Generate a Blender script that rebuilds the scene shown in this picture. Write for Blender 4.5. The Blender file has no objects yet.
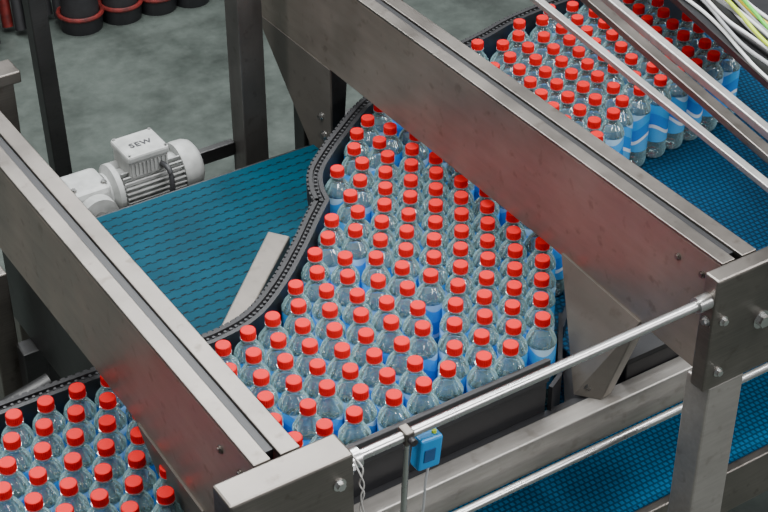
import bpy, bmesh, math, random
import numpy as np
from mathutils import Vector, Matrix
random.seed(7); np.random.seed(7)
C = bpy.context.scene.collection
PI = math.pi

# ------------------------------------------------------------------ camera
TH, PT, F, D = math.radians(33), math.radians(36), 1650.0, 3.1
FW = Vector((math.sin(TH)*math.cos(PT), math.cos(TH)*math.cos(PT), -math.sin(PT)))
RT = Vector((math.cos(TH), -math.sin(TH), 0))
UP = RT.cross(FW)
CP = Vector((0, 0, 1.2)) - FW*D
cd = bpy.data.cameras.new('camera'); cam = bpy.data.objects.new('camera', cd); C.objects.link(cam)
cd.sensor_width = 36; cd.lens = 36*F/768; cd.clip_end = 60
cam.location = CP; cam.rotation_euler = FW.to_track_quat('-Z', 'Y').to_euler()
bpy.context.scene.camera = cam
def at(px, py, z):
    d = FW*F + RT*(px-384) + UP*(256-py)
    return CP + d*((z-CP.z)/d.z)
def proj(p):
    r = Vector(p)-CP; k = F/r.dot(FW)
    return 384+r.dot(RT)*k, 256-r.dot(UP)*k

# ------------------------------------------------------------------ materials
def newmat(name):
    m = bpy.data.materials.new(name); m.use_nodes = True
    nt = m.node_tree; b = nt.nodes['Principled BSDF']
    return m, nt, b
def N(nt, t, **kw):
    n = nt.nodes.new(t)
    for k, v in kw.items():
        if k in n.inputs: n.inputs[k].default_value = v
        else: setattr(n, k, v)
    return n
def simple(name, col, rough=.5, metal=0.0, var=.15, scale=30, spec=.5):
    m, nt, b = newmat(name)
    tc = N(nt, 'ShaderNodeTexCoord'); no = N(nt, 'ShaderNodeTexNoise'); no.inputs['Scale'].default_value = scale
    no.inputs['Detail'].default_value = 4
    nt.links.new(tc.outputs['Object'], no.inputs['Vector'])
    r = N(nt, 'ShaderNodeValToRGB')
    r.color_ramp.elements[0].position = .3; r.color_ramp.elements[1].position = .7
    r.color_ramp.elements[0].color = tuple(c*(1-var) for c in col)+(1,)
    r.color_ramp.elements[1].color = tuple(min(1, c*(1+var)) for c in col)+(1,)
    nt.links.new(no.outputs['Fac'], r.inputs['Fac']); nt.links.new(r.outputs['Color'], b.inputs['Base Color'])
    b.inputs['Roughness'].default_value = rough; b.inputs['Metallic'].default_value = metal; b.inputs['Specular IOR Level'].default_value = spec
    return m
def steel(name, col, rough, stretch=(3, 3, 120), metal=1.0, dirt=.3, lo=.80, hi=1.14, rv=(.85, 1.2), wav=0):
    m, nt, b = newmat(name)
    tc = N(nt, 'ShaderNodeTexCoord'); mp = N(nt, 'ShaderNodeMapping'); mp.inputs['Scale'].default_value = stretch
    no = N(nt, 'ShaderNodeTexNoise'); no.inputs['Scale'].default_value = 4; no.inputs['Detail'].default_value = 5
    n2 = N(nt, 'ShaderNodeTexNoise'); n2.inputs['Scale'].default_value = 5; n2.inputs['Detail'].default_value = 7; n2.inputs['Roughness'].default_value = .6
    nt.links.new(tc.outputs['Object'], mp.inputs['Vector']); nt.links.new(mp.outputs['Vector'], no.inputs['Vector'])
    nt.links.new(tc.outputs['Object'], n2.inputs['Vector'])
    r = N(nt, 'ShaderNodeValToRGB')
    r.color_ramp.elements[0].position = .3; r.color_ramp.elements[1].position = .7
    r.color_ramp.elements[0].color = tuple(c*lo for c in col)+(1,); r.color_ramp.elements[1].color = tuple(min(1, c*hi) for c in col)+(1,)
    w1 = N(nt, 'ShaderNodeMath', operation='MULTIPLY'); w1.inputs[1].default_value = .3; nt.links.new(no.outputs['Fac'], w1.inputs[0])
    w2 = N(nt, 'ShaderNodeMath', operation='MULTIPLY_ADD'); w2.inputs[1].default_value = .7; nt.links.new(n2.outputs['Fac'], w2.inputs[0]); nt.links.new(w1.outputs[0], w2.inputs[2])
    nt.links.new(w2.outputs[0], r.inputs['Fac'])
    n3 = N(nt, 'ShaderNodeTexNoise'); n3.inputs['Scale'].default_value = 34; n3.inputs['Detail'].default_value = 3
    nt.links.new(tc.outputs['Object'], n3.inputs['Vector'])
    sr = N(nt, 'ShaderNodeMapRange'); sr.inputs['From Min'].default_value = .60; sr.inputs['From Max'].default_value = .72
    sr.inputs['To Min'].default_value = 0; sr.inputs['To Max'].default_value = dirt
    nt.links.new(n3.outputs['Fac'], sr.inputs['Value'])
    md = N(nt, 'ShaderNodeMix', data_type='RGBA'); md.inputs['B'].default_value = (col[0]*.5, col[1]*.46, col[2]*.42, 1)
    nt.links.new(sr.outputs[0], md.inputs['Factor']); nt.links.new(r.outputs['Color'], md.inputs['A'])
    nt.links.new(md.outputs['Result'], b.inputs['Base Color'])
    b.inputs['Metallic'].default_value = metal
    mr = N(nt, 'ShaderNodeMapRange'); mr.inputs['From Min'].default_value = .3; mr.inputs['From Max'].default_value = .7
    mr.inputs['To Min'].default_value = rough*rv[0]; mr.inputs['To Max'].default_value = rough*rv[1]
    nt.links.new(n2.outputs['Fac'], mr.inputs['Value']); nt.links.new(mr.outputs[0], b.inputs['Roughness'])
    if wav:
        n4 = N(nt, 'ShaderNodeTexNoise'); n4.inputs['Scale'].default_value = 9; n4.inputs['Detail'].default_value = 2
        nt.links.new(tc.outputs['Object'], n4.inputs['Vector'])
        bp = N(nt, 'ShaderNodeBump'); bp.inputs['Strength'].default_value = wav; bp.inputs['Distance'].default_value = .01
        nt.links.new(n4.outputs['Fac'], bp.inputs['Height']); nt.links.new(bp.outputs['Normal'], b.inputs['Normal'])
    return m
STEEL = steel('brushed_steel', (.215, .196, .177), .42, dirt=.55, lo=.66, hi=1.24)
FACE = steel('brushed_panel_steel', (.305, .262, .228), .38, (12, 2, 12), .74, dirt=.5, lo=.72, hi=1.18, rv=(.8, 1.35), wav=.09)
PLATE = steel('dull_plate_steel', (.15, .136, .12), .45, (12, 2, 12), .55, dirt=.4)
BAR = steel('bar_steel', (.25, .226, .20), .42, (12, 2, 12), .6)
FRAME = steel('pale_frame_steel', (.33, .312, .29), .42, (3, 30, 30), .7, dirt=.4, lo=.72, hi=1.18)
DSTEEL = steel('dark_steel', (.10, .10, .10), .45)
POST = steel('worn_post_steel', (.12, .116, .11), .45, (10, 10, 2), .7, dirt=.5, lo=.65, hi=1.3)
BRIGHT = steel('polished_steel', (.58, .58, .57), .28, dirt=.15)
RAIL = steel('satin_rail_steel', (.46, .45, .435), .45, (20, 20, 20), .85, dirt=.25)
BLACK = simple('black_plastic', (.012, .012, .014), .45)
DGREY = simple('dark_grey_paint', (.03, .031, .034), .5)
CAPRED = simple('red_cap_plastic', (.65, .005, .008), .5, var=.05, spec=.14)
WHITE = simple('light_grey_paint', (.39, .40, .39), .42, var=.2)
WPLAST = simple('white_plastic', (.72, .73, .73), .4, var=.04)
DULLW = simple('dull_string', (.45, .44, .42), .6, var=.1)
SBLUE = simple('sensor_blue', (.012, .20, .47), .4, var=.05)
YEL = simple('yellow_green_cable', (.50, .66, .02), .4, var=.05)
GRN = simple('green_cable', (.10, .50, .05), .4, var=.05)
YELO = simple('yellow_cable', (.72, .55, .03), .4, var=.05)
GCAB = simple('grey_cable', (.36, .37, .38), .5, var=.05)
RDRIM = simple('dull_red_rim', (.13, .010, .008), .55, var=.5)
RUBBER = simple('black_rubber', (.018, .018, .02), .6)

def belt_mat(name, col, bw, rh, mortar, dark=.45):
    m, nt, b = newmat(name)
    tc = N(nt, 'ShaderNodeTexCoord'); br = N(nt, 'ShaderNodeTexBrick')
    br.inputs['Scale'].default_value = 1; br.inputs['Brick Width'].default_value = bw; br.inputs['Row Height'].default_value = rh
    br.inputs['Mortar Size'].default_value = mortar; br.inputs['Mortar Smooth'].default_value = .3
    br.inputs['Color1'].default_value = tuple(c*1.08 for c in col)+(1,); br.inputs['Color2'].default_value = tuple(c*.92 for c in col)+(1,)
    br.inputs['Mortar'].default_value = tuple(c*dark for c in col)+(1,)
    nt.links.new(tc.outputs['Object'], br.inputs['Vector'])
    no = N(nt, 'ShaderNodeTexNoise'); no.inputs['Scale'].default_value = 9; no.inputs['Detail'].default_value = 5
    nt.links.new(tc.outputs['Object'], no.inputs['Vector'])
    mr = N(nt, 'ShaderNodeMapRange'); mr.inputs['To Min'].default_value = .75; mr.inputs['To Max'].default_value = 1.2
    nt.links.new(no.outputs['Fac'], mr.inputs['Value'])
    mx = N(nt, 'ShaderNodeMix', data_type='RGBA', blend_type='MULTIPLY'); mx.inputs['Factor'].default_value = 1
    nt.links.new(br.outputs['Color'], mx.inputs['A']); nt.links.new(mr.outputs[0], mx.inputs['B'])
    nt.links.new(mx.outputs['Result'], b.inputs['Base Color'])
    bp = N(nt, 'ShaderNodeBump', invert=True); bp.inputs['Strength'].default_value = .5; bp.inputs['Distance'].default_value = .002
    nt.links.new(br.outputs['Fac'], bp.inputs['Height']); nt.links.new(bp.outputs['Normal'], b.inputs['Normal'])
    b.inputs['Roughness'].default_value = .5; b.inputs['Specular IOR Level'].default_value = .16
    return m
def slot_belt(name, col):
    m, nt, b = newmat(name)
    tc = N(nt, 'ShaderNodeTexCoord'); sx = N(nt, 'ShaderNodeSeparateXYZ'); nt.links.new(tc.outputs['Object'], sx.inputs[0])
    def M(op, a, v):
        n = N(nt, 'ShaderNodeMath', operation=op)
        for i, q in enumerate((a, v)):
            if isinstance(q, (int, float)): n.inputs[i].default_value = q
            else: nt.links.new(q, n.inputs[i])
        return n.outputs[0]
    row = M('DIVIDE', sx.outputs['Y'], .0270); rf = M('FLOOR', row, 0); ry = M('FRACT', row, 0)
    off = M('MULTIPLY', M('FLOORED_MODULO', rf, 2), .5)
    cx = M('FRACT', M('ADD', M('DIVIDE', sx.outputs['X'], .024), off), 0)
    step = M('MULTIPLY', M('LESS_THAN', cx, .5), .18)
    d1 = M('ABSOLUTE', M('SUBTRACT', ry, M('ADD', step, .12)), 0)
    seam = M('MULTIPLY', M('LESS_THAN', d1, .050), .85)
    ex = M('MULTIPLY', M('LESS_THAN', M('ABSOLUTE', M('SUBTRACT', M('ABSOLUTE', M('SUBTRACT', cx, .25), 0), .25), 0), .04), M('LESS_THAN', M('ABSOLUTE', M('SUBTRACT', ry, .21), 0), .11))
    slot = M('MULTIPLY', M('LESS_THAN', M('ABSOLUTE', M('SUBTRACT', cx, .25), 0), .18), M('LESS_THAN', M('ABSOLUTE', M('SUBTRACT', ry, .24), 0), .07))
    msk = M('MAXIMUM', M('MAXIMUM', slot, seam), M('MULTIPLY', ex, .7))
    no = N(nt, 'ShaderNodeTexNoise'); no.inputs['Scale'].default_value = 9; no.inputs['Detail'].default_value = 5
    nt.links.new(tc.outputs['Object'], no.inputs['Vector'])
    r = N(nt, 'ShaderNodeValToRGB'); r.color_ramp.elements[0].position = .3; r.color_ramp.elements[1].position = .7
    r.color_ramp.elements[0].color = tuple(c*.8 for c in col)+(1,); r.color_ramp.elements[1].color = tuple(c*1.2 for c in col)+(1,)
    nt.links.new(no.outputs['Fac'], r.inputs['Fac'])
    mx = N(nt, 'ShaderNodeMix', data_type='RGBA'); mx.inputs['B'].default_value = tuple(c*.12 for c in col)+(1,)
    nt.links.new(msk, mx.inputs['Factor']); nt.links.new(r.outputs['Color'], mx.inputs['A']); nt.links.new(mx.outputs['Result'], b.inputs['Base Color'])
    b.inputs['Roughness'].default_value = .5; b.inputs['Specular IOR Level'].default_value = .10
    return m
BELT = slot_belt('blue_modular_belt', (.001, .044, .072))
BELT2 = belt_mat('blue_mesh_belt', (.002, .064, .150), .0125, .0125, .0028, .35)
BELT3 = belt_mat('bright_blue_mesh_belt', (.004, .165, .36), .0125, .0125, .0026, .40)

def floor_mat():
    m, nt, b = newmat('worn_concrete')
    tc = N(nt, 'ShaderNodeTexCoord'); no = N(nt, 'ShaderNodeTexNoise'); no.inputs['Scale'].default_value = 14; no.inputs['Detail'].default_value = 12; no.inputs['Roughness'].default_value = .75
    nt.links.new(tc.outputs['Object'], no.inputs['Vector'])
    r = N(nt, 'ShaderNodeValToRGB'); e = r.color_ramp.elements
    e[0].position = .25; e[0].color = (.052, .066, .058, 1); e[1].position = .78; e[1].color = (.108, .128, .115, 1)
    nt.links.new(no.outputs['Fac'], r.inputs['Fac'])
    n2 = N(nt, 'ShaderNodeTexNoise'); n2.inputs['Scale'].default_value = 2.6; n2.inputs['Detail'].default_value = 9; n2.inputs['Roughness'].default_value = .68
    nt.links.new(tc.outputs['Object'], n2.inputs['Vector'])
    mr = N(nt, 'ShaderNodeMapRange'); mr.inputs['From Min'].default_value = .40; mr.inputs['From Max'].default_value = .66; mr.inputs['To Min'].default_value = 1.12; mr.inputs['To Max'].default_value = .55
    nt.links.new(n2.outputs['Fac'], mr.inputs['Value'])
    mx = N(nt, 'ShaderNodeMix', data_type='RGBA', blend_type='MULTIPLY'); mx.inputs['Factor'].default_value = 1
    nt.links.new(r.outputs['Color'], mx.inputs['A']); nt.links.new(mr.outputs[0], mx.inputs['B'])
    nt.links.new(mx.outputs['Result'], b.inputs['Base Color'])
    m3 = N(nt, 'ShaderNodeMapRange'); m3.inputs['From Min'].default_value = .45; m3.inputs['From Max'].default_value = .65; m3.inputs['To Min'].default_value = .5; m3.inputs['To Max'].default_value = .30
    nt.links.new(n2.outputs['Fac'], m3.inputs['Value']); nt.links.new(m3.outputs[0], b.inputs['Roughness'])
    return m
FLOOR = floor_mat()

def pet_mat():
    m, nt, b = newmat('clear_pet_plastic')
    out = nt.nodes['Material Output']
    b.inputs['Base Color'].default_value = (.56, .95, 1, 1); b.inputs['Roughness'].default_value = .05
    b.inputs['Specular IOR Level'].default_value = .6
    tr = N(nt, 'ShaderNodeBsdfTransparent'); tr.inputs['Color'].default_value = (.94, .992, 1, 1)
    gl = N(nt, 'ShaderNodeBsdfGlossy'); gl.inputs['Roughness'].default_value = .035; gl.inputs['Color'].default_value = (1, 1, 1, 1)
    lw = N(nt, 'ShaderNodeLayerWeight'); lw.inputs['Blend'].default_value = .35
    tc = N(nt, 'ShaderNodeTexCoord'); no = N(nt, 'ShaderNodeTexNoise'); no.inputs['Scale'].default_value = 48; no.inputs['Detail'].default_value = 1
    oi = N(nt, 'ShaderNodeObjectInfo'); va = N(nt, 'ShaderNodeVectorMath', operation='ADD')
    nt.links.new(tc.outputs['Object'], va.inputs[0]); nt.links.new(oi.outputs['Random'], va.inputs[1])
    nt.links.new(va.outputs[0], no.inputs['Vector'])
    bp = N(nt, 'ShaderNodeBump'); bp.inputs['Strength'].default_value = .4; bp.inputs['Distance'].default_value = .005
    nt.links.new(no.outputs['Fac'], bp.inputs['Height'])
    nt.links.new(bp.outputs['Normal'], b.inputs['Normal']); nt.links.new(bp.outputs['Normal'], gl.inputs['Normal'])
    mr = N(nt, 'ShaderNodeMapRange'); mr.inputs['From Min'].default_value = .10; mr.inputs['To Min'].default_value = .11; mr.inputs['To Max'].default_value = .78
    nt.links.new(lw.outputs['Facing'], mr.inputs['Value'])
    mx = N(nt, 'ShaderNodeMixShader')
    nt.links.new(mr.outputs[0], mx.inputs[0]); nt.links.new(tr.outputs[0], mx.inputs[1]); nt.links.new(b.outputs[0], mx.inputs[2])
    fr = N(nt, 'ShaderNodeFresnel'); fr.inputs['IOR'].default_value = 2.0; nt.links.new(bp.outputs['Normal'], fr.inputs['Normal'])
    m2 = N(nt, 'ShaderNodeMixShader')
    nt.links.new(fr.outputs[0], m2.inputs[0]); nt.links.new(mx.outputs[0], m2.inputs[1]); nt.links.new(gl.outputs[0], m2.inputs[2])
    nt.links.new(m2.outputs[0], out.inputs['Surface'])
    return m
PET = pet_mat()

def label_mat():
    m, nt, b = newmat('blue_white_label')
    tc = N(nt, 'ShaderNodeTexCoord'); sx = N(nt, 'ShaderNodeSeparateXYZ')
    nt.links.new(tc.outputs['Object'], sx.inputs[0])
    an = N(nt, 'ShaderNodeMath', operation='ARCTAN2'); nt.links.new(sx.outputs['Y'], an.inputs[0]); nt.links.new(sx.outputs['X'], an.inputs[1])
    a2 = N(nt, 'ShaderNodeMath', operation='MULTIPLY'); a2.inputs[1].default_value = 2; nt.links.new(an.outputs[0], a2.inputs[0])
    sn = N(nt, 'ShaderNodeMath', operation='SINE'); nt.links.new(a2.outputs[0], sn.inputs[0])
    s2 = N(nt, 'ShaderNodeMath', operation='MULTIPLY'); s2.inputs[1].default_value = .010; nt.links.new(sn.outputs[0], s2.inputs[0])
    ad = N(nt, 'ShaderNodeMath', operation='ADD'); nt.links.new(sx.outputs['Z'], ad.inputs[0]); nt.links.new(s2.outputs[0], ad.inputs[1])
    mr = N(nt, 'ShaderNodeMapRange'); mr.inputs['From Min'].default_value = .045; mr.inputs['From Max'].default_value = .142
    nt.links.new(ad.outputs[0], mr.inputs['Value'])
    r = N(nt, 'ShaderNodeValToRGB'); r.color_ramp.interpolation = 'CONSTANT'
    e = r.color_ramp.elements
    e[0].position = 0; e[0].color = (.09, .42, .84, 1); e[1].position = .28; e[1].color = (.84, .92, .97, 1)
    for p, c in ((.37, (.03, .26, .78, 1)), (.66, (.07, .42, .90, 1)), (.92, (.50, .76, .95, 1))):
        q = e.new(p); q.color = c
    nt.links.new(mr.outputs[0], r.inputs['Fac']); nt.links.new(r.outputs['Color'], b.inputs['Base Color'])
    b.inputs['Roughness'].default_value = .25
    return m
LABEL = label_mat()

# ------------------------------------------------------------------ mesh helpers
def B(): return bmesh.new()
def box(bm, x0, x1, y0, y1, z0, z1):
    v = [bm.verts.new(p) for p in ((x0,y0,z0),(x1,y0,z0),(x1,y1,z0),(x0,y1,z0),(x0,y0,z1),(x1,y0,z1),(x1,y1,z1),(x0,y1,z1))]
    for f in ((0,3,2,1),(4,5,6,7),(0,1,5,4),(1,2,6,5),(2,3,7,6),(3,0,4,7)): bm.faces.new([v[i] for i in f])
    return bm
def ring(bm, c, u, w, r, n): return [bm.verts.new(c+u*(r*math.cos(2*PI*k/n))+w*(r*math.sin(2*PI*k/n))) for k in range(n)]
def frame(d):
    d = d.normalized(); a = Vector((0,0,1)) if abs(d.z) < .9 else Vector((1,0,0))
    u = d.cross(a).normalized(); return u, d.cross(u)
def skin(bm, rs):
    n = len(rs[0])
    for a, b in zip(rs, rs[1:]):
        for k in range(n): bm.faces.new((a[k], a[(k+1)%n], b[(k+1)%n], b[k]))
    bm.faces.new(list(reversed(rs[0]))); bm.faces.new(rs[-1])
def cyl(bm, p0, p1, r0, r1=None, n=20):
    p0, p1 = Vector(p0), Vector(p1); u, w = frame(p1-p0)
    skin(bm, [ring(bm, p0, u, w, r0, n), ring(bm, p1, u, w, r0 if r1 is None else r1, n)]); return bm
def rev(bm, p0, d, prof, n=24):
    p0 = Vector(p0); d = Vector(d).normalized(); u, w = frame(d)
    skin(bm, [ring(bm, p0+d*h, u, w, max(r, 1e-4), n) for r, h in prof]); return bm
def tube(bm, pts, r, n=10):
    pts = [Vector(p) for p in pts]; rs = []
    for i, p in enumerate(pts):
        d = pts[min(i+1, len(pts)-1)]-pts[max(i-1, 0)]; u, w = frame(d); rs.append(ring(bm, p, u, w, r, n))
    skin(bm, rs); return bm
def smooth_path(pts, k=8):
    pts = [Vector(p) for p in pts]; out = []
    for i in range(len(pts)-1):
        p0, p1, p2, p3 = pts[max(i-1,0)], pts[i], pts[i+1], pts[min(i+2,len(pts)-1)]
        for j in range(k):
            t = j/k
            out.append(.5*((2*p1)+(p2-p0)*t+(2*p0-5*p1+4*p2-p3)*t*t+(3*p1-p0-3*p2+p3)*t**3))
    out.append(pts[-1]); return out
def prism(bm, A, Bv):
    a = [bm.verts.new(p) for p in A]; b = [bm.verts.new(p) for p in Bv]; n = len(a)
    for k in range(n): bm.faces.new((a[k], a[(k+1)%n], b[(k+1)%n], b[k]))
    bm.faces.new(list(reversed(a))); bm.faces.new(b); return bm
def prism_x(bm, poly, x0, x1): return prism(bm, [(x0, y, z) for y, z in poly], [(x1, y, z) for y, z in poly])
def prism_z(bm, poly, z0, z1): return prism(bm, [(x, y, z0) for x, y in poly], [(x, y, z1) for x, y in poly])
def flatbar(bm, p0, p1, w, h):
    d = (p1-p0).normalized(); s = Vector((-d.y, d.x, 0)).normalized()*(w/2); u = Vector((0,0,h/2))
    return prism(bm, [p0-s-u, p0+s-u, p0+s+u, p0-s+u], [p1-s-u, p1+s-u, p1+s+u, p1-s+u])
def strip(bm, path, w0, w1, z0, z1):
    rows = []
    for i, p in enumerate(path):
        d = Vector(path[min(i+1, len(path)-1)])-Vector(path[max(i-1, 0)]); d.normalize(); nn = Vector((-d.y, d.x))
        a = Vector(p)+nn*w0; b = Vector(p)+nn*w1
        rows.append([bm.verts.new((a.x,a.y,z0)), bm.verts.new((b.x,b.y,z0)), bm.verts.new((b.x,b.y,z1)), bm.verts.new((a.x,a.y,z1))])
    skin(bm, rows); return bm
def bolt(bm, p, d, r=.008, h=.006):
    p = Vector(p); d = Vector(d).normalized()
    cyl(bm, p, p+d*.002, r*1.5, n=16); cyl(bm, p+d*.002, p+d*(.002+h), r, n=6); return bm

def obj(name, bm, mat, parent=None, smooth=False, bevel=0, loc=None):
    base = Vector(parent['_w']) if parent is not None else Vector(loc if loc is not None else (0,0,0))
    for v in bm.verts: v.co -= base
    bmesh.ops.recalc_face_normals(bm, faces=bm.faces[:])
    me = bpy.data.meshes.new(name); bm.to_mesh(me); bm.free()
    o = bpy.data.objects.new(name, me); C.objects.link(o); me.materials.append(mat)
    if smooth:
        for p in me.polygons: p.use_smooth = True
        try: me.set_sharp_from_angle(angle=math.radians(40))
        except Exception: pass
    if bevel:
        md = o.modifiers.new('bevel', 'BEVEL'); md.width = bevel; md.segments = 2; md.limit_method = 'ANGLE'
    if parent is not None: o.parent = parent
    else: o.location = base
    o['_w'] = tuple(base)
    return o
def tag(o, label, cat, group=None, kind=None):
    o['label'] = label; o['category'] = cat
    if group: o['group'] = group
    if kind: o['kind'] = kind
    return o
def thing(name, label, cat, loc, group=None):
    o = bpy.data.objects.new(name, None); C.objects.link(o); o.location = loc; o['_w'] = tuple(loc); o.empty_display_size = .05
    return tag(o, label, cat, group)

# ------------------------------------------------------------------ setting
f = obj('floor', box(B(), -4, 6, -3, 9, -.05, 0), FLOOR); f['kind'] = 'structure'; f['label'] = 'worn grey concrete factory floor'

# ------------------------------------------------------------------ plan curves of the bottle lane (guide tops at z 1.17)
YU1 = [(-1.3,.010),(-.60,.002),(-.44,-.014),(-.36,-.020),(-.27,.000),(-.18,.058),(-.085,.140),(-.01,.212),(.038,.256)]
YU2 = [(.038,.256),(.052,.302),(.080,.350),(.125,.392),(.20,.449),(.323,.530),(.48,.585),(.685,.628),(.92,.672),(1.6,.69)]
YU = YU1+YU2[1:]
YL = [(-1.3,-.370),(.105,-.370),(.138,-.352),(.250,-.212),(.30,-.160),(.5,0.02),(.78,.190),(1.0,.215),(1.6,.22)]
ZG = 1.17; YF = -.370
def itp(k, x): return float(np.interp(x, [a for a, _ in k], [b for _, b in k]))

# ------------------------------------------------------------------ conveyors (belt level 1.0)
ZB = 1.0
def belt(label, x0, x1, y0, y1, z, mat, t=.03):
    o = obj('conveyor_belt', box(B(), x0, x1, y0, y1, z-t, z), mat, loc=((x0+x1)/2, y0, z-t), bevel=.004)
    return tag(o, label, 'conveyor belt')
o = obj('conveyor_belt', prism_z(B(), [(-.47,YF),(.120,YF),(.145,-.352),(.252,-.220),(.252,.685),(-.47,.685)], ZB-.03, ZB), BELT, loc=(-.1,YF,ZB-.03))
tag(o, 'wide teal blue modular belt, bare in front of the white motor', 'conveyor belt')
belt('blue belt lane under the bottles at the lower left', -1.25, -.476, YF, .06, ZB, BELT2)
belt('blue mesh belt, bare beside the bottle crowd beyond the right beam', .275, 1.75, -.285, .715, ZB, BELT2)
belt('lower blue mesh belt running underneath the polished front rods', -.30, 1.5, -.46, .05, .75, BELT3)

def frame_rail(label, x0, x1, y0, y1, z0, z1, mat=STEEL, legs=()):
    t = thing('conveyor_side_beam', label, 'conveyor side', ((x0+x1)/2, (y0+y1)/2, 0))
    obj('side_plate', box(B(), x0, x1, y0, y1, z0, z1), mat, t, bevel=.003)
    for lx, ly in legs:
        obj('leg', box(B(), lx-.025, lx+.025, ly-.025, ly+.025, .02, z0), mat, t, bevel=.002)
        obj('foot_plate', box(B(), lx-.05, lx+.05, ly-.05, ly+.05, 0, .02), DSTEEL, t)
    return t
frame_rail('long steel conveyor side beam in front of the black front guide', -.42, 1.65, -.435, -.395, .972, 1.050, FRAME, ((-.38,-.415),(1.6,-.415)))
frame_rail('steel side beam at the back edge of the bare blue belt', -.47, .252, .692, .712, .86, .985, DSTEEL, ((-.44,.702),(.21,.702)))
frame_rail('dark side plate along the left end of the bare blue belt', -.50, -.476, .10, .72, .80, .985, DSTEEL, ((-.51,.25),(-.51,.60)))
frame_rail('steel side plate along the front of the lower blue belt', -.30, 1.5, -.485, -.465, .66, .775, STEEL, ((-.2,-.475),(1.3,-.475)))
frame_rail('dark side beam under the far belt of the upper right bottles', .275, 1.75, .72, .75, .85, 1.02, DSTEEL, ((.62,.735),(1.5,.735)))
frame_rail('dark beam carrying the lower left belt lane', -1.25, -.72, -.20, -.16, .86, .969, DSTEEL, ((-1.2,-.18),(-.78,-.18)))

# curved black back guide
path = [Vector((p.x, p.y)) for p in smooth_path([(x, y, 0) for x, y in YU1], 10)][:-1] + [Vector((p.x, p.y)) for p in smooth_path([(x, y, 0) for x, y in YU2], 10)]
t = thing('curved_guide', 'curved black guide wall bending along the back of the bottles', 'guide rail', (-.17, .07, ZB))
obj('guide_wall', strip(B(), path, .001, .010, ZB+.001, ZG), BLACK, t)
obj('wear_strip', strip(B(), path, .022, .030, ZB+.02, ZG), RUBBER, t)
obj('core', strip(B(), path, .0105, .0215, ZG-.03, ZG-.006), BLACK, t)
def along(path, step):
    acc = 0
    for i in range(1, len(path)):
        seg = path[i]-path[i-1]; L = seg.length; d = seg.normalized(); s = 0
        while acc + (L-s) >= step:
            s += step-acc; acc = 0
            yield path[i-1]+d*s, d, Vector((-d.y, d.x))
        acc += L-s
bm = B()
for c, d, nn in along(path, .013):
    c = c+nn*.016
    skin(bm, [ring(bm, Vector((c.x,c.y,ZG-.0055)), Vector((1,0,0)), Vector((0,1,0)), .0036, 8), ring(bm, Vector((c.x,c.y,ZG-.001)), Vector((1,0,0)), Vector((0,1,0)), .0030, 8)])
obj('roller_beads', bm, DGREY, t)
bm = B()
for c, d, nn in along(path, .014):
    a = c+nn*.0305; w = d*.0045; q = nn*.004
    prism_z(bm, [(a-w)[:], (a+w)[:], (a+w+q)[:], (a-w+q)[:]], ZG-.04, ZG-.001)
obj('teeth', bm, RUBBER, t)

# front guide with its short diagonal end
fpath = [Vector((p.x, p.y)) for p in smooth_path([(-1.25,YF,0),(-.3,YF,0),(.100,YF,0)], 4)]
t = thing('front_guide', 'straight black guide wall along the front row of bottles', 'guide rail', (-.3, YF-.006, ZB))
obj('guide_wall', strip(B(), fpath, -.008, -.001, ZB+.001, ZB+.164), BLACK, t)
obj('top_strip', strip(B(), fpath, -.016, -.0085, ZB+.12, ZB+.170), RUBBER, t, bevel=.002)
obj('foot_flange', box(B(), -1.25, .25, YF-.023, YF-.0085, ZB+.001, ZB+.045), BLACK, t)
cw = [Vector((.105,YF-.004)), Vector((.138,-.357)), Vector((.19,-.292)), Vector((.250,-.217))]
obj('corner_wall', strip(B(), cw, -.011, -.003, ZB+.001, ZB+.10), BLACK, t)
obj('corner_deck', prism_z(B(), [(.155,-.372),(.252,-.372),(.252,-.240)], ZB+.001, ZB+.006), BLACK, t)
t = thing('diagonal_guide', 'black guide on the near side of the bottles beyond the right beam', 'guide rail', (.6, .05, ZB))
dp = [Vector((x, y)) for x, y in ((.285,-.180),(.5,.006),(.64,.095),(.74,.155),(.77,.170))]
obj('guide_wall', strip(B(), dp, -.012, -.002, ZB+.001, ZB+.03), BLACK, t)
t = thing('belt_skirt', 'black skirt plate under the right beam beside the corner post', 'skirt plate', (.7,-.37,.9))
obj('plate', box(B(), .275, 1.65, -.393, -.29, .96, ZB+.085), BLACK, t, bevel=.003)
obj('top_bead', box(B(), .275, 1.65, -.394, -.38, ZB+.0855, ZB+.095), RUBBER, t)

# steel bar on bare belt
q = [at(x, y, ZB+.045) for x, y in ((268,231),(290,236),(240,331),(221,325))]
o = obj('diverter_bar', prism_z(B(), [(p.x, p.y) for p in q], ZB+.001, ZB+.045), BAR, loc=(q[0].x, q[0].y, ZB), bevel=.003)
tag(o, 'long tapered grey steel bar lying on the bare blue belt', 'steel bar')

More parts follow.
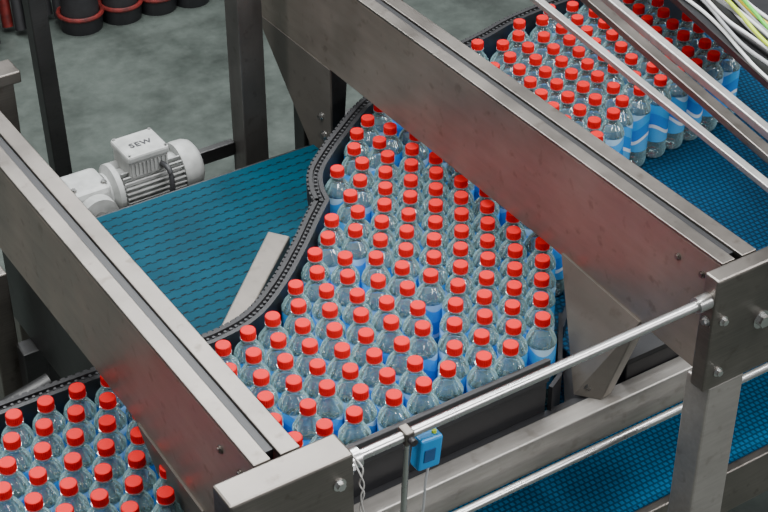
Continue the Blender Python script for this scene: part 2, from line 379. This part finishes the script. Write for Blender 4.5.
# ------------------------------------------------------------------ raised guard beams
ZT, ZL = 1.44, 1.223
def guard_beam(x, label, y1):
    t = thing('guard_beam', label, 'steel beam', (x, -.2, ZL-.3), 'raised steel beams across the conveyor')
    y0 = -.60
    obj('side_plate', prism_x(B(), [(y0,ZL-.018),(-.424,ZL-.012),(-.15,ZL),(y1,ZL),(y1,ZT),(y0,ZT)], x, x+.005), FACE, t, bevel=.001)
    obj('top_flange', box(B(), x, x+.028, y0, y1, ZT, ZT+.006), STEEL, t, bevel=.0015)
    obj('top_flange', box(B(), x+.043, x+.075, y0, y1, ZT-.002, ZT+.006), STEEL, t, bevel=.0015)
    obj('slot_strip', box(B(), x+.0285, x+.0425, y0+.02, y1, ZT-.02, ZT+.001), BLACK, t)
    obj('rear_plate', box(B(), x+.070, x+.075, y0, y1, ZL+.06, ZT-.003), FACE, t)
    for by in (-.56, -.50): obj('bolt', bolt(B(), (x-.0005, by, 1.40), (-1,0,0), .0045, .003), STEEL, t)
    # far support plate with its folded edge
    obj('support_plate', prism_x(B(), [(.62,ZL),(.95,ZL),(.688,.955),(.62,.955)], x-.002, x+.003), PLATE, t)
    obj('edge_fold', prism(B(), [(x+.003,.62,ZL),(x+.045,.62,ZL),(x+.045,.624,ZL),(x+.003,.624,ZL)], [(x+.003,.62,1.01),(x+.03,.62,1.01),(x+.03,.624,1.01),(x+.003,.624,1.01)]), DSTEEL, t)
    obj('bolt', bolt(B(), (x-.002,.65,1.04), (-1,0,0)), BRIGHT, t); obj('bolt', bolt(B(), (x-.002,.66,1.085), (-1,0,0), .006), BRIGHT, t)
    # near support plate, leaning in to stand on the conveyor side beam
    if x > 0: tl, tr, br, bl = (x-.004,-.206,ZL+.006), (x-.004,-.430,ZL-.008), (.200,-.414,1.051), (.168,-.376,1.051)
    else: tl, tr, br, bl = (x-.004,-.200,ZL+.004), (x-.004,-.424,ZL-.01), (x-.004,-.420,1.051), (x-.004,-.392,1.051)
    qd = [Vector(v) for v in (tl, tr, br, bl)]
    obj('support_plate', prism(B(), qd, [v+Vector((.004,0,0)) for v in qd]), PLATE, t)
    if x > 0:
        e0, e1 = qd[1], qd[2]
        obj('edge_fold', prism(B(), [e0+Vector((.0045,0,0)), e0+Vector((.045,.012,0)), e0+Vector((.045,.016,0)), e0+Vector((.0045,.004,0))], [e1+Vector((.0045,0,0)), e1+Vector((.028,.004,0)), e1+Vector((.028,.008,0)), e1+Vector((.0045,.004,0))]), BAR, t)
        nrm = (qd[1]-qd[0]).cross(qd[3]-qd[0]).normalized()
        if nrm.x > 0: nrm = -nrm
        for u in (.90, .80):
            c = (qd[0].lerp(qd[3], u)+qd[1].lerp(qd[2], u))/2
            obj('bolt', bolt(B(), c+nrm*.001, nrm, .006), BRIGHT, t)
    return t
guard_beam(.262, 'long raised steel beam over the bottles, right of the two', 1.9)
guard_beam(-.605, 'long raised steel beam at the left of the bottles', 1.6)

def bolts(parent, lst, r=.007):
    for p, d in lst: obj('bolt', bolt(B(), p, d, r), BRIGHT, parent)
t = thing('corner_bracket', 'steel end box joining the left beam to the front rod', 'steel bracket', (-.57, -.63, 1.22))
obj('channel', box(B(), -.672, -.475, -.655, -.602, 1.22, 1.447), STEEL, t, bevel=.004)
bolts(t, [((-.50,-.655,1.40),(0,-1,0)), ((-.50,-.655,1.30),(0,-1,0)), ((-.63,-.655,1.40),(0,-1,0)), ((-.475,-.64,1.405),(1,0,0))])
obj('rod_socket', cyl(B(), (-.475,-.620,1.40), (-.447,-.620,1.40), .016), BRIGHT, t, smooth=True)
obj('leg', box(B(), -.655, -.60, -.65, -.607, 0, 1.22), STEEL, t, bevel=.003)
t = thing('corner_post', 'tall steel corner post with bolted cross channel at the right', 'steel post', (.28, -.60, 0))
obj('cross_channel', box(B(), .222, 1.2, -.635, -.602, 1.215, 1.447), STEEL, t, bevel=.004)
obj('post', box(B(), .240, .320, -.632, -.575, .02, 1.215), FRAME, t, bevel=.004)
obj('foot_plate', box(B(), .20, .36, -.67, -.54, 0, .02), DSTEEL, t)
bolts(t, [((.222,-.62,1.36),(-1,0,0)), ((.245,-.635,1.36),(0,-1,0)), ((.25,-.635,1.25),(0,-1,0))], .006)
obj('bolt', bolt(B(), (.335,-.635,1.325), (0,-1,0), .012, .009), BRIGHT, t)
obj('rod_socket', cyl(B(), (.196,-.618,1.40), (.222,-.618,1.40), .014), BRIGHT, t, smooth=True)
o = obj('guard_rod', cyl(B(), (-.447,-.62,1.40), (.196,-.618,1.40), .0085), BRIGHT, smooth=True, loc=(-.12,-.62,1.39)); tag(o, 'long polished round rod joining the two steel end boxes', 'rod')
o = obj('lower_rod', cyl(B(), (-.35,-.462,.99), (1.5,-.462,.99), .008), BRIGHT, smooth=True, loc=(.3,-.462,.98)); tag(o, 'thin polished rod just above the lower blue belt', 'rod')

# sensor on its hanging rod
t = thing('sensor_bracket', 'thin slanted steel rod clamped below the front rod beside the blue sensor', 'bracket', (-.362, -.622, 1.05))
obj('clamp', box(B(), -.372, -.356, -.632, -.608, 1.387, 1.413), STEEL, t, bevel=.003)
obj('rod', cyl(B(), (-.364,-.606,1.08), (-.364,-.622,1.387), .0048), BRIGHT, t, smooth=True)
obj('knob', cyl(B(), (-.364,-.632,1.40), (-.364,-.642,1.40), .006), BLACK, t, smooth=True)
t = thing('sensor', 'small bright blue sensor box below the front rod', 'sensor', (-.333, -.62, 1.33))
obj('housing', box(B(), -.350, -.310, -.632, -.608, 1.325, 1.383), SBLUE, t, bevel=.004)
obj('lens', box(B(), -.342, -.323, -.6335, -.632, 1.341, 1.364), simple('dark_blue_lens', (.01,.06,.17), .2), t)
obj('indicator', cyl(B(), (-.320,-.62,1.383), (-.320,-.62,1.387), .004), YEL, t)
obj('cable', tube(B(), smooth_path([(-.322,-.62,1.325),(-.324,-.62,1.29),(-.318,-.615,1.22),(-.32,-.61,1.12),(-.32,-.6,1.0)]), .0022), GCAB, t, smooth=True)
t.rotation_euler = (0, .10, 0)
bm = B(); tube(bm, smooth_path([(-.463,-.622,1.418),(-.455,-.645,1.40),(-.459,-.642,1.37),(-.453,-.645,1.35),(-.457,-.640,1.32),(-.453,-.642,1.30)]), .0013, 8)
tube(bm, smooth_path([(-.463,-.622,1.418),(-.460,-.648,1.39),(-.453,-.645,1.365),(-.458,-.644,1.345),(-.452,-.642,1.31)]), .0013, 8)
o = obj('tie_string', bm, DULLW, smooth=True, loc=(-.455,-.64,1.29)); tag(o, 'thin dull white string tied round the left end of the rod', 'string')

# ------------------------------------------------------------------ motor (modelled about its base, sized on the empty)
MX, MY, MZ, MS = -.084, .855, .945, .90
t = thing('electric_motor', 'light grey finned electric gear motor behind the bare blue belt', 'motor', (MX, MY, MZ-.07)); t.scale = (MS, MS, MS)
bm = B(); cyl(bm, (MX-.10,MY,MZ), (MX+.07,MY,MZ), .046, n=32)
for k in range(30):
    a = 2*PI*k/30
    if abs(a-PI/2) < .45: continue
    c, s = math.cos(a), math.sin(a); n = Vector((0, -s, c))*.0017; r0, r1 = Vector((0, c, s))*.044, Vector((0, c, s))*.068
    vs = []
    for x in (MX-.095, MX+.068):
        o0 = Vector((x, MY, MZ)); vs.append([bm.verts.new(o0+p) for p in (r0-n, r0+n, r1+n, r1-n)])
    skin(bm, vs)
obj('finned_body', bm, WHITE, t)
fc = obj('fan_cover', rev(B(), (MX+.07,MY,MZ), (1,0,0), [(.068,0),(.070,.008),(.069,.036),(.063,.050),(.048,.060),(.025,.064),(0,.064)], 32), WHITE, t, smooth=True)
bm = B()
for k in range(5): cyl(bm, (MX+.1345,MY-.028+.014*k,MZ-.02), (MX+.1345,MY-.028+.014*k,MZ+.02), .0025, n=8)
obj('vent_slot', bm, DGREY, fc)
obj('end_shield', rev(B(), (MX-.10,MY,MZ), (-1,0,0), [(.068,0),(.068,.014),(.048,.024),(.048,.03)], 32), WHITE, t, smooth=True)
gb = obj('gearbox', box(B(), MX-.235, MX-.128, MY-.055, MY+.06, MZ-.075, MZ+.05), WHITE, t, bevel=.015)
for gx in (-.222, -.141): obj('bolt', bolt(B(), (MX+gx, MY-.03, MZ+.05), (0,0,1), .006, .006), BRIGHT, gb)
obj('gear_flange', cyl(B(), (MX-.18,MY-.055,MZ-.01), (MX-.18,MY-.085,MZ-.01), .05, n=28), WHITE, t, smooth=True)
obj('shaft', cyl(B(), (MX-.18,MY-.085,MZ-.01), (MX-.18,MY-.150,MZ-.01), .016), BRIGHT, t, smooth=True)
bm = B(); box(bm, MX-.075, MX+.030, MY-.047, MY+.047, MZ+.045, MZ+.088)
for k in range(10): box(bm, MX-.071+.0105*k, MX-.066+.0105*k, MY-.0505, MY-.047, MZ+.05, MZ+.084)
obj('terminal_box', bm, WHITE, t)
ld = obj('lid', box(B(), MX-.080, MX+.035, MY-.053, MY+.053, MZ+.0885, MZ+.110), WHITE, t, bevel=.006)
for sx in (-.072, .027):
    for sy in (-.045, .045): obj('screw', cyl(B(), (MX+sx,MY+sy,MZ+.110), (MX+sx,MY+sy,MZ+.113), .004, n=8), BRIGHT, ld)
cu = bpy.data.curves.new('lettering', 'FONT'); cu.body = 'SEW'; cu.size = .028; cu.align_x = 'CENTER'; cu.align_y = 'CENTER'; cu.extrude = .0006; cu.space_character = 1.16; cu.offset = .0006
tmp = bpy.data.objects.new('tmp', cu); C.objects.link(tmp); bpy.context.view_layer.update()
me = bpy.data.meshes.new_from_object(tmp.evaluated_get(bpy.context.evaluated_depsgraph_get())); bpy.data.objects.remove(tmp)
lt = bpy.data.objects.new('lettering', me); C.objects.link(lt); me.materials.clear(); me.materials.append(simple('grey_lettering', (.03,.03,.035))); lt.parent = t
lt.location = Vector((MX-.022, MY-.005, MZ+.1105))-Vector(t['_w'])
obj('cable', tube(B(), smooth_path([(MX+.01,MY-.047,MZ+.065),(MX+.015,MY-.085,MZ+.06),(MX+.01,MY-.10,MZ+.0),(MX-.01,MY-.09,MZ-.10),(MX,MY-.06,MZ-.3)]), .007), DGREY, t, smooth=True)
obj('mount_bracket', box(B(), MX-.25, MX+.06, MY-.05, MY+.07, MZ-.095, MZ-.0755), DSTEEL, t)
zl = (MZ-.07)*(1-1/MS)
obj('mount_leg', box(B(), MX-.205, MX-.15, MY-.02, MY+.02, zl+.001, MZ-.0955), DSTEEL, t)

# ------------------------------------------------------------------ posts
def post(label, x, y, w, z1, mat=POST):
    t = thing('frame_post', label, 'post', (x, y, 0), 'dark steel frame posts')
    obj('post', box(B(), x-w/2, x+w/2, y-w/2, y+w/2, .02, z1), mat, t, bevel=.003)
    obj('foot_plate', box(B(), x-w*.9, x+w*.9, y-w*.9, y+w*.9, 0, .02), mat, t)
    return t
p = at(255, 150, .95); post('dark square steel post just right of the motor', p.x, p.y+.02, .062, 2.3)
tb = thing('cross_bar', 'short steel cross bar behind the motor joined to the post', 'bar', (p.x-.17, p.y, .9))
obj('bar', box(B(), p.x-.20, p.x-.033, p.y+.035, p.y+.055, .93, .965), DSTEEL, tb, bevel=.002)
p = at(64, 150, .8); t = post('slim dark steel post at the far left above the beam', p.x, p.y, .044, 2.6, DSTEEL); t.rotation_euler = (0, -.02, 0)
p = at(477, 20, 1.2); post('dark steel post between the right beam and the far bottles', p.x, p.y+.36, .04, 2.3)
p = at(22, 345, .8); post('steel post below the left beam near the photo edge', p.x-.03, p.y+.03, .05, .99, STEEL)
post('dark steel post under the beam at the back corner of the belt', .305, .80, .05, 1.22, DSTEEL)

t = thing('edge_bracket', 'steel bracket with flat cap plate at the left photo edge', 'steel bracket', (-.35,1.15,0))
p = at(2, 80, 1.1)
obj('upright', box(B(), p.x-.06, p.x+.02, p.y-.02, p.y+.02, 0, 1.1), STEEL, t, bevel=.003)
obj('cap_plate', box(B(), p.x-.08, p.x+.035, p.y-.035, p.y+.035, 1.1, 1.13), STEEL, t, bevel=.003)

t = thing('brace_frame', 'dark steel cross braces beneath the left beam', 'brace', (-.75,.5,0))
obj('brace', cyl(B(), (-1.0,.35,.80), (-.56,.35,.90), .02), DSTEEL, t, smooth=True)
obj('brace', box(B(), -1.1, -.56, .50, .55, .55, .60), DSTEEL, t)
obj('leg', box(B(), -.80, -.75, .50, .55, 0, .55), DSTEEL, t)
obj('leg', box(B(), -.62, -.57, .33, .37, 0, .875), DSTEEL, t)

# ------------------------------------------------------------------ upper right rails, tray and cables
def railpts(a, b, z):
    p0, p1 = at(*a, z), at(*b, z); d = (p1-p0).normalized(); return p0-d*.5, p1+d*.08
p0, p1 = railpts((542,4), (768,186), 1.40)
t = thing('guard_rail', 'slim pale steel rail nearest the right beam over the far bottles', 'rail', tuple((p0+p1)/2), 'guard rails over the far belt')
obj('bar', flatbar(B(), p0, p1, .018, .012), RAIL, t, bevel=.002)
p0, p1 = railpts((590,0), (768,154), 1.42)
t = thing('guard_rail', 'thick steel double rail above the far bottles', 'rail', tuple((p0+p1)/2), 'guard rails over the far belt')
obj('bar', flatbar(B(), p0, p1, .026, .016), STEEL, t, bevel=.002)
p0, p1 = railpts((609,0), (768,132), 1.42)
obj('second_bar', flatbar(B(), p0, p1, .020, .018), RAIL, t, bevel=.003)
p0, p1 = at(690,0,1.40), at(790,90,1.40); d = (p1-p0).normalized(); sd = Vector((-d.y, d.x, 0))
if sd.dot(Vector((1,0,0))) < 0: sd = -sd
t = thing('cable_tray', 'dark cable tray in the top right corner carrying the cables', 'cable tray', tuple(at(740,40,1.36)))
a, b = p0-d*.6, p1+d*.05
obj('tray', prism_z(B(), [(v.x, v.y) for v in (a, b, b+sd*.3, a+sd*.3)], 1.36, 1.365), BLACK, t)
obj('tray_side', prism_z(B(), [(v.x, v.y) for v in (a, b, b+sd*.005, a+sd*.005)], 1.365, 1.375), DSTEEL, t)
cab = [(.022,.0040,WPLAST,'white',0,0),(.034,.0042,GCAB,'grey',1.3,1),(.046,.0038,WPLAST,'second white',2.5,2),(.058,.0044,YEL,'bright yellow-green',.6,3),(.060,.0048,RUBBER,'thick black',3.2,0),
       (.072,.0040,WPLAST,'third white',5.0,2),(.082,.0038,GCAB,'second grey',4.1,1),(.094,.0042,GRN,'green',.9,3),(.096,.0040,WPLAST,'fourth white',1.9,0),(.112,.0042,YELO,'yellow',2.4,2),(.122,.0040,GCAB,'outer grey',2.0,0),(.138,.0040,WPLAST,'outermost white',3.0,1)]
for off, r, mt, nm, ph, lay in cab:
    pts = []
    for k in range(13):
        u = k/12; q = a.lerp(b, u)+sd*(off+.010*math.sin(u*13+ph)); pts.append((q.x, q.y, 1.3665+r+.0115*lay+.004*math.sin(u*11+ph)**2*(lay > 0)))
    o = obj('cable', tube(B(), smooth_path(pts), r, 12), mt, smooth=True, loc=pts[3]); tag(o, nm+' cable running along the tray at the top right', 'cable', 'cables on the tray')

# ------------------------------------------------------------------ background: tubs and hoses on the floor
for k, (px, py, r) in enumerate(((80,10,.090),(120,0,.086),(156,-9,.084),(190,-16,.080))):
    p = at(px, py, .07)
    nm = ['leftmost of the row','second from the left','third from the left','rightmost of the row'][k]
    t = thing('floor_tub', 'low black tub with dull red rim, '+nm, 'tub', (p.x, p.y, 0), 'tubs on the floor at the top left')
    obj('body', rev(B(), (p.x,p.y,0), (0,0,1), [(r*.9,0),(r*.95,.05),(r*.95,.06),(r*.8,.06),(r*.7,.02)], 28), BLACK, t, smooth=True)
    bm = B(); n = 28
    tube(bm, [(p.x+r*.93*math.cos(2*PI*j/n), p.y+r*.93*math.sin(2*PI*j/n), .066) for j in range(n+1)], .009, 8); obj('rim', bm, RDRIM, t, smooth=True)
    obj('spindle', rev(B(), (p.x,p.y,.022), (0,0,1), [(r*.8,0),(r*.8,.07),(r*.72,.12),(r*.72,.5),(0,.5)], 20), RUBBER, t, smooth=True)
for k in range(8):
    px = -30+k*13; p = at(px, 44+(k%3)*7-k*4, 0); red = k in (3, 5)
    pts = [(p.x, p.y, .024), (p.x+.01, p.y+.06, .25), (p.x-.01, p.y+.10, .5), (p.x+.01, p.y+.14, .9), (p.x, p.y+.18, 1.4)]
    o = obj('hose', tube(B(), smooth_path(pts), .022), RDRIM if red else RUBBER, smooth=True, loc=pts[0])
    tag(o, ('dull red' if red else 'black')+' hose hanging to the floor in the top left corner', 'hose', ('red' if red else 'black')+' hoses at the top left')
p = at(20, -10, 0); yf = at(78, 20, .07).y+.08
t = thing('machine_base', 'dark machine base behind the hoses at the top left', 'machine', (p.x, yf, 0))
obj('plinth', box(B(), p.x-1.2, p.x+1.5, yf+.35, yf+.7, 0, .35), DGREY, t, bevel=.01)
obj('panel', box(B(), p.x-1.2, p.x+1.5, yf+.42, yf+.7, .35, 1.8), DGREY, t, bevel=.01)

# ------------------------------------------------------------------ bottles
H = .197; KR = .890
prof = [(.001,.007,0),(.016,.004,0),(.022,.0005,0),(.027,.002,0),(.0310,.009,0),(.0323,.018,0),(.0318,.024,0),(.0308,.028,0),(.0318,.032,0),(.0318,.038,0),(.0312,.043,0),
        (.0312,.1405,0),(.0322,.142,0),(.0318,.1445,.3),(.0305,.148,.7),(.0282,.1525,1),(.0250,.1575,1),(.0208,.1635,.8),(.0165,.169,.3),(.0140,.173,0),(.0130,.176,0),(.0130,.179,0),(.0170,.1795,0),(.0170,.1815,0),(.0128,.182,0),(.0128,.190,0)]
def lathe_open(prof, n, flute=0):
    bm = B(); rs = []
    for row in prof:
        r, z = row[0]*KR, row[1]; fl = row[2] if len(row) > 2 else 0
        rs.append([bm.verts.new(((r+fl*flute*math.cos(2*PI*k/n*12))*math.cos(2*PI*k/n), (r+fl*flute*math.cos(2*PI*k/n*12))*math.sin(2*PI*k/n), z)) for k in range(n)])
    for a, b in zip(rs, rs[1:]):
        for k in range(n): bm.faces.new((a[k], a[(k+1)%n], b[(k+1)%n], b[k]))
    return bm, rs
sp = .0588; R = .0292; DM = .0580
pts = []
def inside(x, y, k=.6):
    su = (itp(YU, x+.02)-itp(YU, x-.02))/.04; sl = (itp(YL, x+.02)-itp(YL, x-.02))/.04
    return (itp(YU, x)-y)/math.hypot(1, su) > R*k and (y-itp(YL, x))/math.hypot(1, sl) > R*k
# grains of slightly differing lattice direction, as a jostled crowd settles
for x0, x1, ang, ox, oy in ((-1.05,-.42,.06,0,.01),(-.42,-.02,.22,.01,.02),(-.02,.34,-.09,.02,.0),(.34,.80,.30,0,0),(.80,1.14,.10,.01,0)):
    ca, sa = math.cos(ang), math.sin(ang); xc = (x0+x1)/2
    for j in range(-30, 31):
        for i in range(-30, 31):
            u, v = i*sp+(j%2)*sp/2, j*sp*.866
            x, y = xc+ox+u*ca-v*sa, .1+oy+u*sa+v*ca
            if x0 <= x < x1 and inside(x, y): pts.append((x, y))
P = np.array(pts)+np.random.uniform(-.005, .005, (len(pts), 2))
ux, uy = np.array(YU).T; lx, ly = np.array(YL).T
def relax(P, n):
    for itn in range(n):
        dlt = P[:, None]-P[None]; ds = np.hypot(dlt[..., 0], dlt[..., 1])+np.eye(len(P))
        ov = np.clip(DM+.0003-ds, 0, None); np.fill_diagonal(ov, 0)
        P = P+(dlt/ds[..., None]*ov[..., None]).sum(1)*.4
        for kx, ky, sg in ((ux, uy, 1), (lx, ly, -1)):
            su = (np.interp(P[:,0]+.02, kx, ky)-np.interp(P[:,0]-.02, kx, ky))/.04; l = np.hypot(1, su)
            e = np.clip(R+.0018-sg*(np.interp(P[:,0], kx, ky)-P[:,1])/l, 0, None)
            P[:,1] -= sg*e/l; P[:,0] += sg*e*su/l
        m = (P[:,1] < -.17) & (P[:,0] > .254-R-.003) & (P[:,0] < .30)
        P[m, 0] = .254-R-.003
        P[:,0] = np.clip(P[:,0], -1.06, 1.135)
    return P
def settle(P, rounds):
    for rnd in range(rounds):
        P = relax(P, 30)
        dlt = P[:, None]-P[None]; ds = np.hypot(dlt[..., 0], dlt[..., 1])+np.eye(len(P))
        pen = np.clip(DM-.0003-ds, 0, None).sum(1)
        if pen.max() < 1e-5: break
        kill = []
        for i in np.argsort(-pen)[:5]:
            if pen[i] > 6e-4 and all(np.hypot(*(P[i]-P[j])) > .16 for j in kill): kill.append(i)
        if kill: P = np.delete(P, kill, 0)
    return P
n0 = len(P)
P = settle(P, 40)
for rep in range(3):                     # fill the holes the settling left
    add = []
    for x in np.arange(-1.04, 1.12, .006):
        for y in np.arange(-.345, .66, .006):
            if inside(x, y, .95) and np.hypot(P[:,0]-x, P[:,1]-y).min() > DM*.90 and all(math.hypot(x-a[0], y-a[1]) > DM for a in add): add.append((x, y))
    if not add: break
    P = settle(np.vstack([P, np.array(add)]), 14)
keep = []
for q in P:
    if all(math.hypot(q[0]-k[0], q[1]-k[1]) > .0574 for k in keep): keep.append(q)
bpy.context.view_layer.update(); dg = bpy.context.evaluated_depsgraph_get()
def seen(p):
    d = Vector(p)-CP; L = d.length
    return not bpy.context.scene.ray_cast(dg, CP, d.normalized(), distance=L-.003)[0]
vis, hid = [], []
for q in keep:
    a = proj((q[0], q[1], ZB)); b = proj((q[0], q[1], ZB+H))
    if max(a[0], b[0]) < -25 or min(a[0], b[0]) > 793 or b[1] > 530 or a[1] < -20: continue
    ok = any(seen((q[0]+dx, q[1]+dy, ZB+z)) for z in (.199,.15,.1,.03) for dx, dy in ((0,0),(-.026,.016),(.026,-.016)))
    (vis if ok else hid).append(q)
print('BOTTLES', n0, len(P), len(keep), len(vis), len(hid))
root = thing('water_bottle', '', 'bottle', (0,0,0))
bm, rs = lathe_open(prof, 72, .0012); bm.faces.new(list(reversed(rs[0]))); obj('body', bm, PET, root, smooth=True)
bm, rs = lathe_open([(.0316,.0455),(.0318,.047),(.0318,.1385),(.0316,.140)], 24); obj('label', bm, LABEL, root, smooth=True)
bm = B(); n = 56; rows = []
for r, z, rib in ((.0142,.1845,1),(.0142,.1955,1),(.0133,.1975,0),(.0117,.1982,0)):
    rows.append([bm.verts.new(((r-(.0009 if rib and k%2 else 0))*math.cos(2*PI*k/n), (r-(.0009 if rib and k%2 else 0))*math.sin(2*PI*k/n), z)) for k in range(n)])
skin(bm, rows); cap = obj('cap', bm, CAPRED, root)
bm, rs = lathe_open([(.0146,.1815),(.0160,.1818),(.0160,.1838),(.0148,.1840)], 24); tbn = obj('tamper_band', bm, CAPRED, root, smooth=True)
tbn.parent = cap
proto_children = [(c, list(c.children)) for c in root.children]
first = True
for q in (vis+hid)[:300]:
    x, y = float(q[0]), float(q[1])
    if first: o = root; first = False
    else:
        o = root.copy(); C.objects.link(o)
        for c, subs in proto_children:
            c2 = c.copy(); C.objects.link(c2); c2.parent = o
            for s in subs: s2 = s.copy(); C.objects.link(s2); s2.parent = c2
    o.location = (x, y, ZB+.0006); o.rotation_euler = (0, 0, random.uniform(0, 2*PI))
    du = itp(YU, x)-y; dl = y-itp(YL, x)
    if x < -.58: lab, gr = 'red-capped clear water bottle in the lower left crowd outside the left beam', 'bottles left of the left beam'
    elif x < .28:
        if y < YF+.055: lab, gr = 'red-capped clear water bottle in the front row along the straight black guide', 'front row bottles between the beams'
        elif du < .07: lab, gr = 'red-capped clear water bottle in the back row along the curved black guide', 'back row bottles between the beams'
        else: lab, gr = 'red-capped clear water bottle inside the crowd between the two steel beams', 'bottles between the beams'
    elif dl < .06: lab, gr = 'red-capped clear water bottle in the row edging the bare belt beyond the right beam', 'edge row bottles beyond the right beam'
    else: lab, gr = 'red-capped clear water bottle inside the far crowd beyond the right beam', 'bottles beyond the right beam'
    tag(o, lab, 'bottle', gr)

for o in bpy.data.objects:
    if '_w' in o: del o['_w']

# ------------------------------------------------------------------ light
def area(loc, size, energy, target, col=(1,1,1)):
    l = bpy.data.lights.new('hall_and_fill_lamp', 'AREA'); l.shape = 'RECTANGLE'; l.size, l.size_y = size; l.energy = energy; l.color = col
    o = bpy.data.objects.new('hall_and_fill_lamp', l); C.objects.link(o); o.location = loc
    o.rotation_euler = (Vector(target)-Vector(loc)).to_track_quat('-Z', 'Y').to_euler()
area((.8, 3.4, 5.2), (3.0, .7), 215, (.2, .2, 1), (.95, .98, 1))
area((.5, 1.4, 5.6), (3.0, .7), 180, (.2, .2, 1), (.97, .99, 1))
area((.0, -.6, 5.6), (3.0, .7), 155, (.2, .2, 1), (.97, .99, 1))
area((-2.4, .4, 4.6), (.7, 3.0), 115, (0, .2, 1), (1, .98, .95))
area((2.8, -1.2, 4.8), (.7, 3), 125, (0, 0, 1))
area((.9, -3.4, 3.2), (2.5, .7), 100, (.4, -.3, .8))  # added front fill, no hall fixture: brightens the shaded lower blue belt
w = bpy.data.worlds.new('world'); bpy.context.scene.world = w; w.use_nodes = True
bg = w.node_tree.nodes['Background']; bg.inputs['Color'].default_value = (.84, .86, .88, 1); bg.inputs['Strength'].default_value = .30
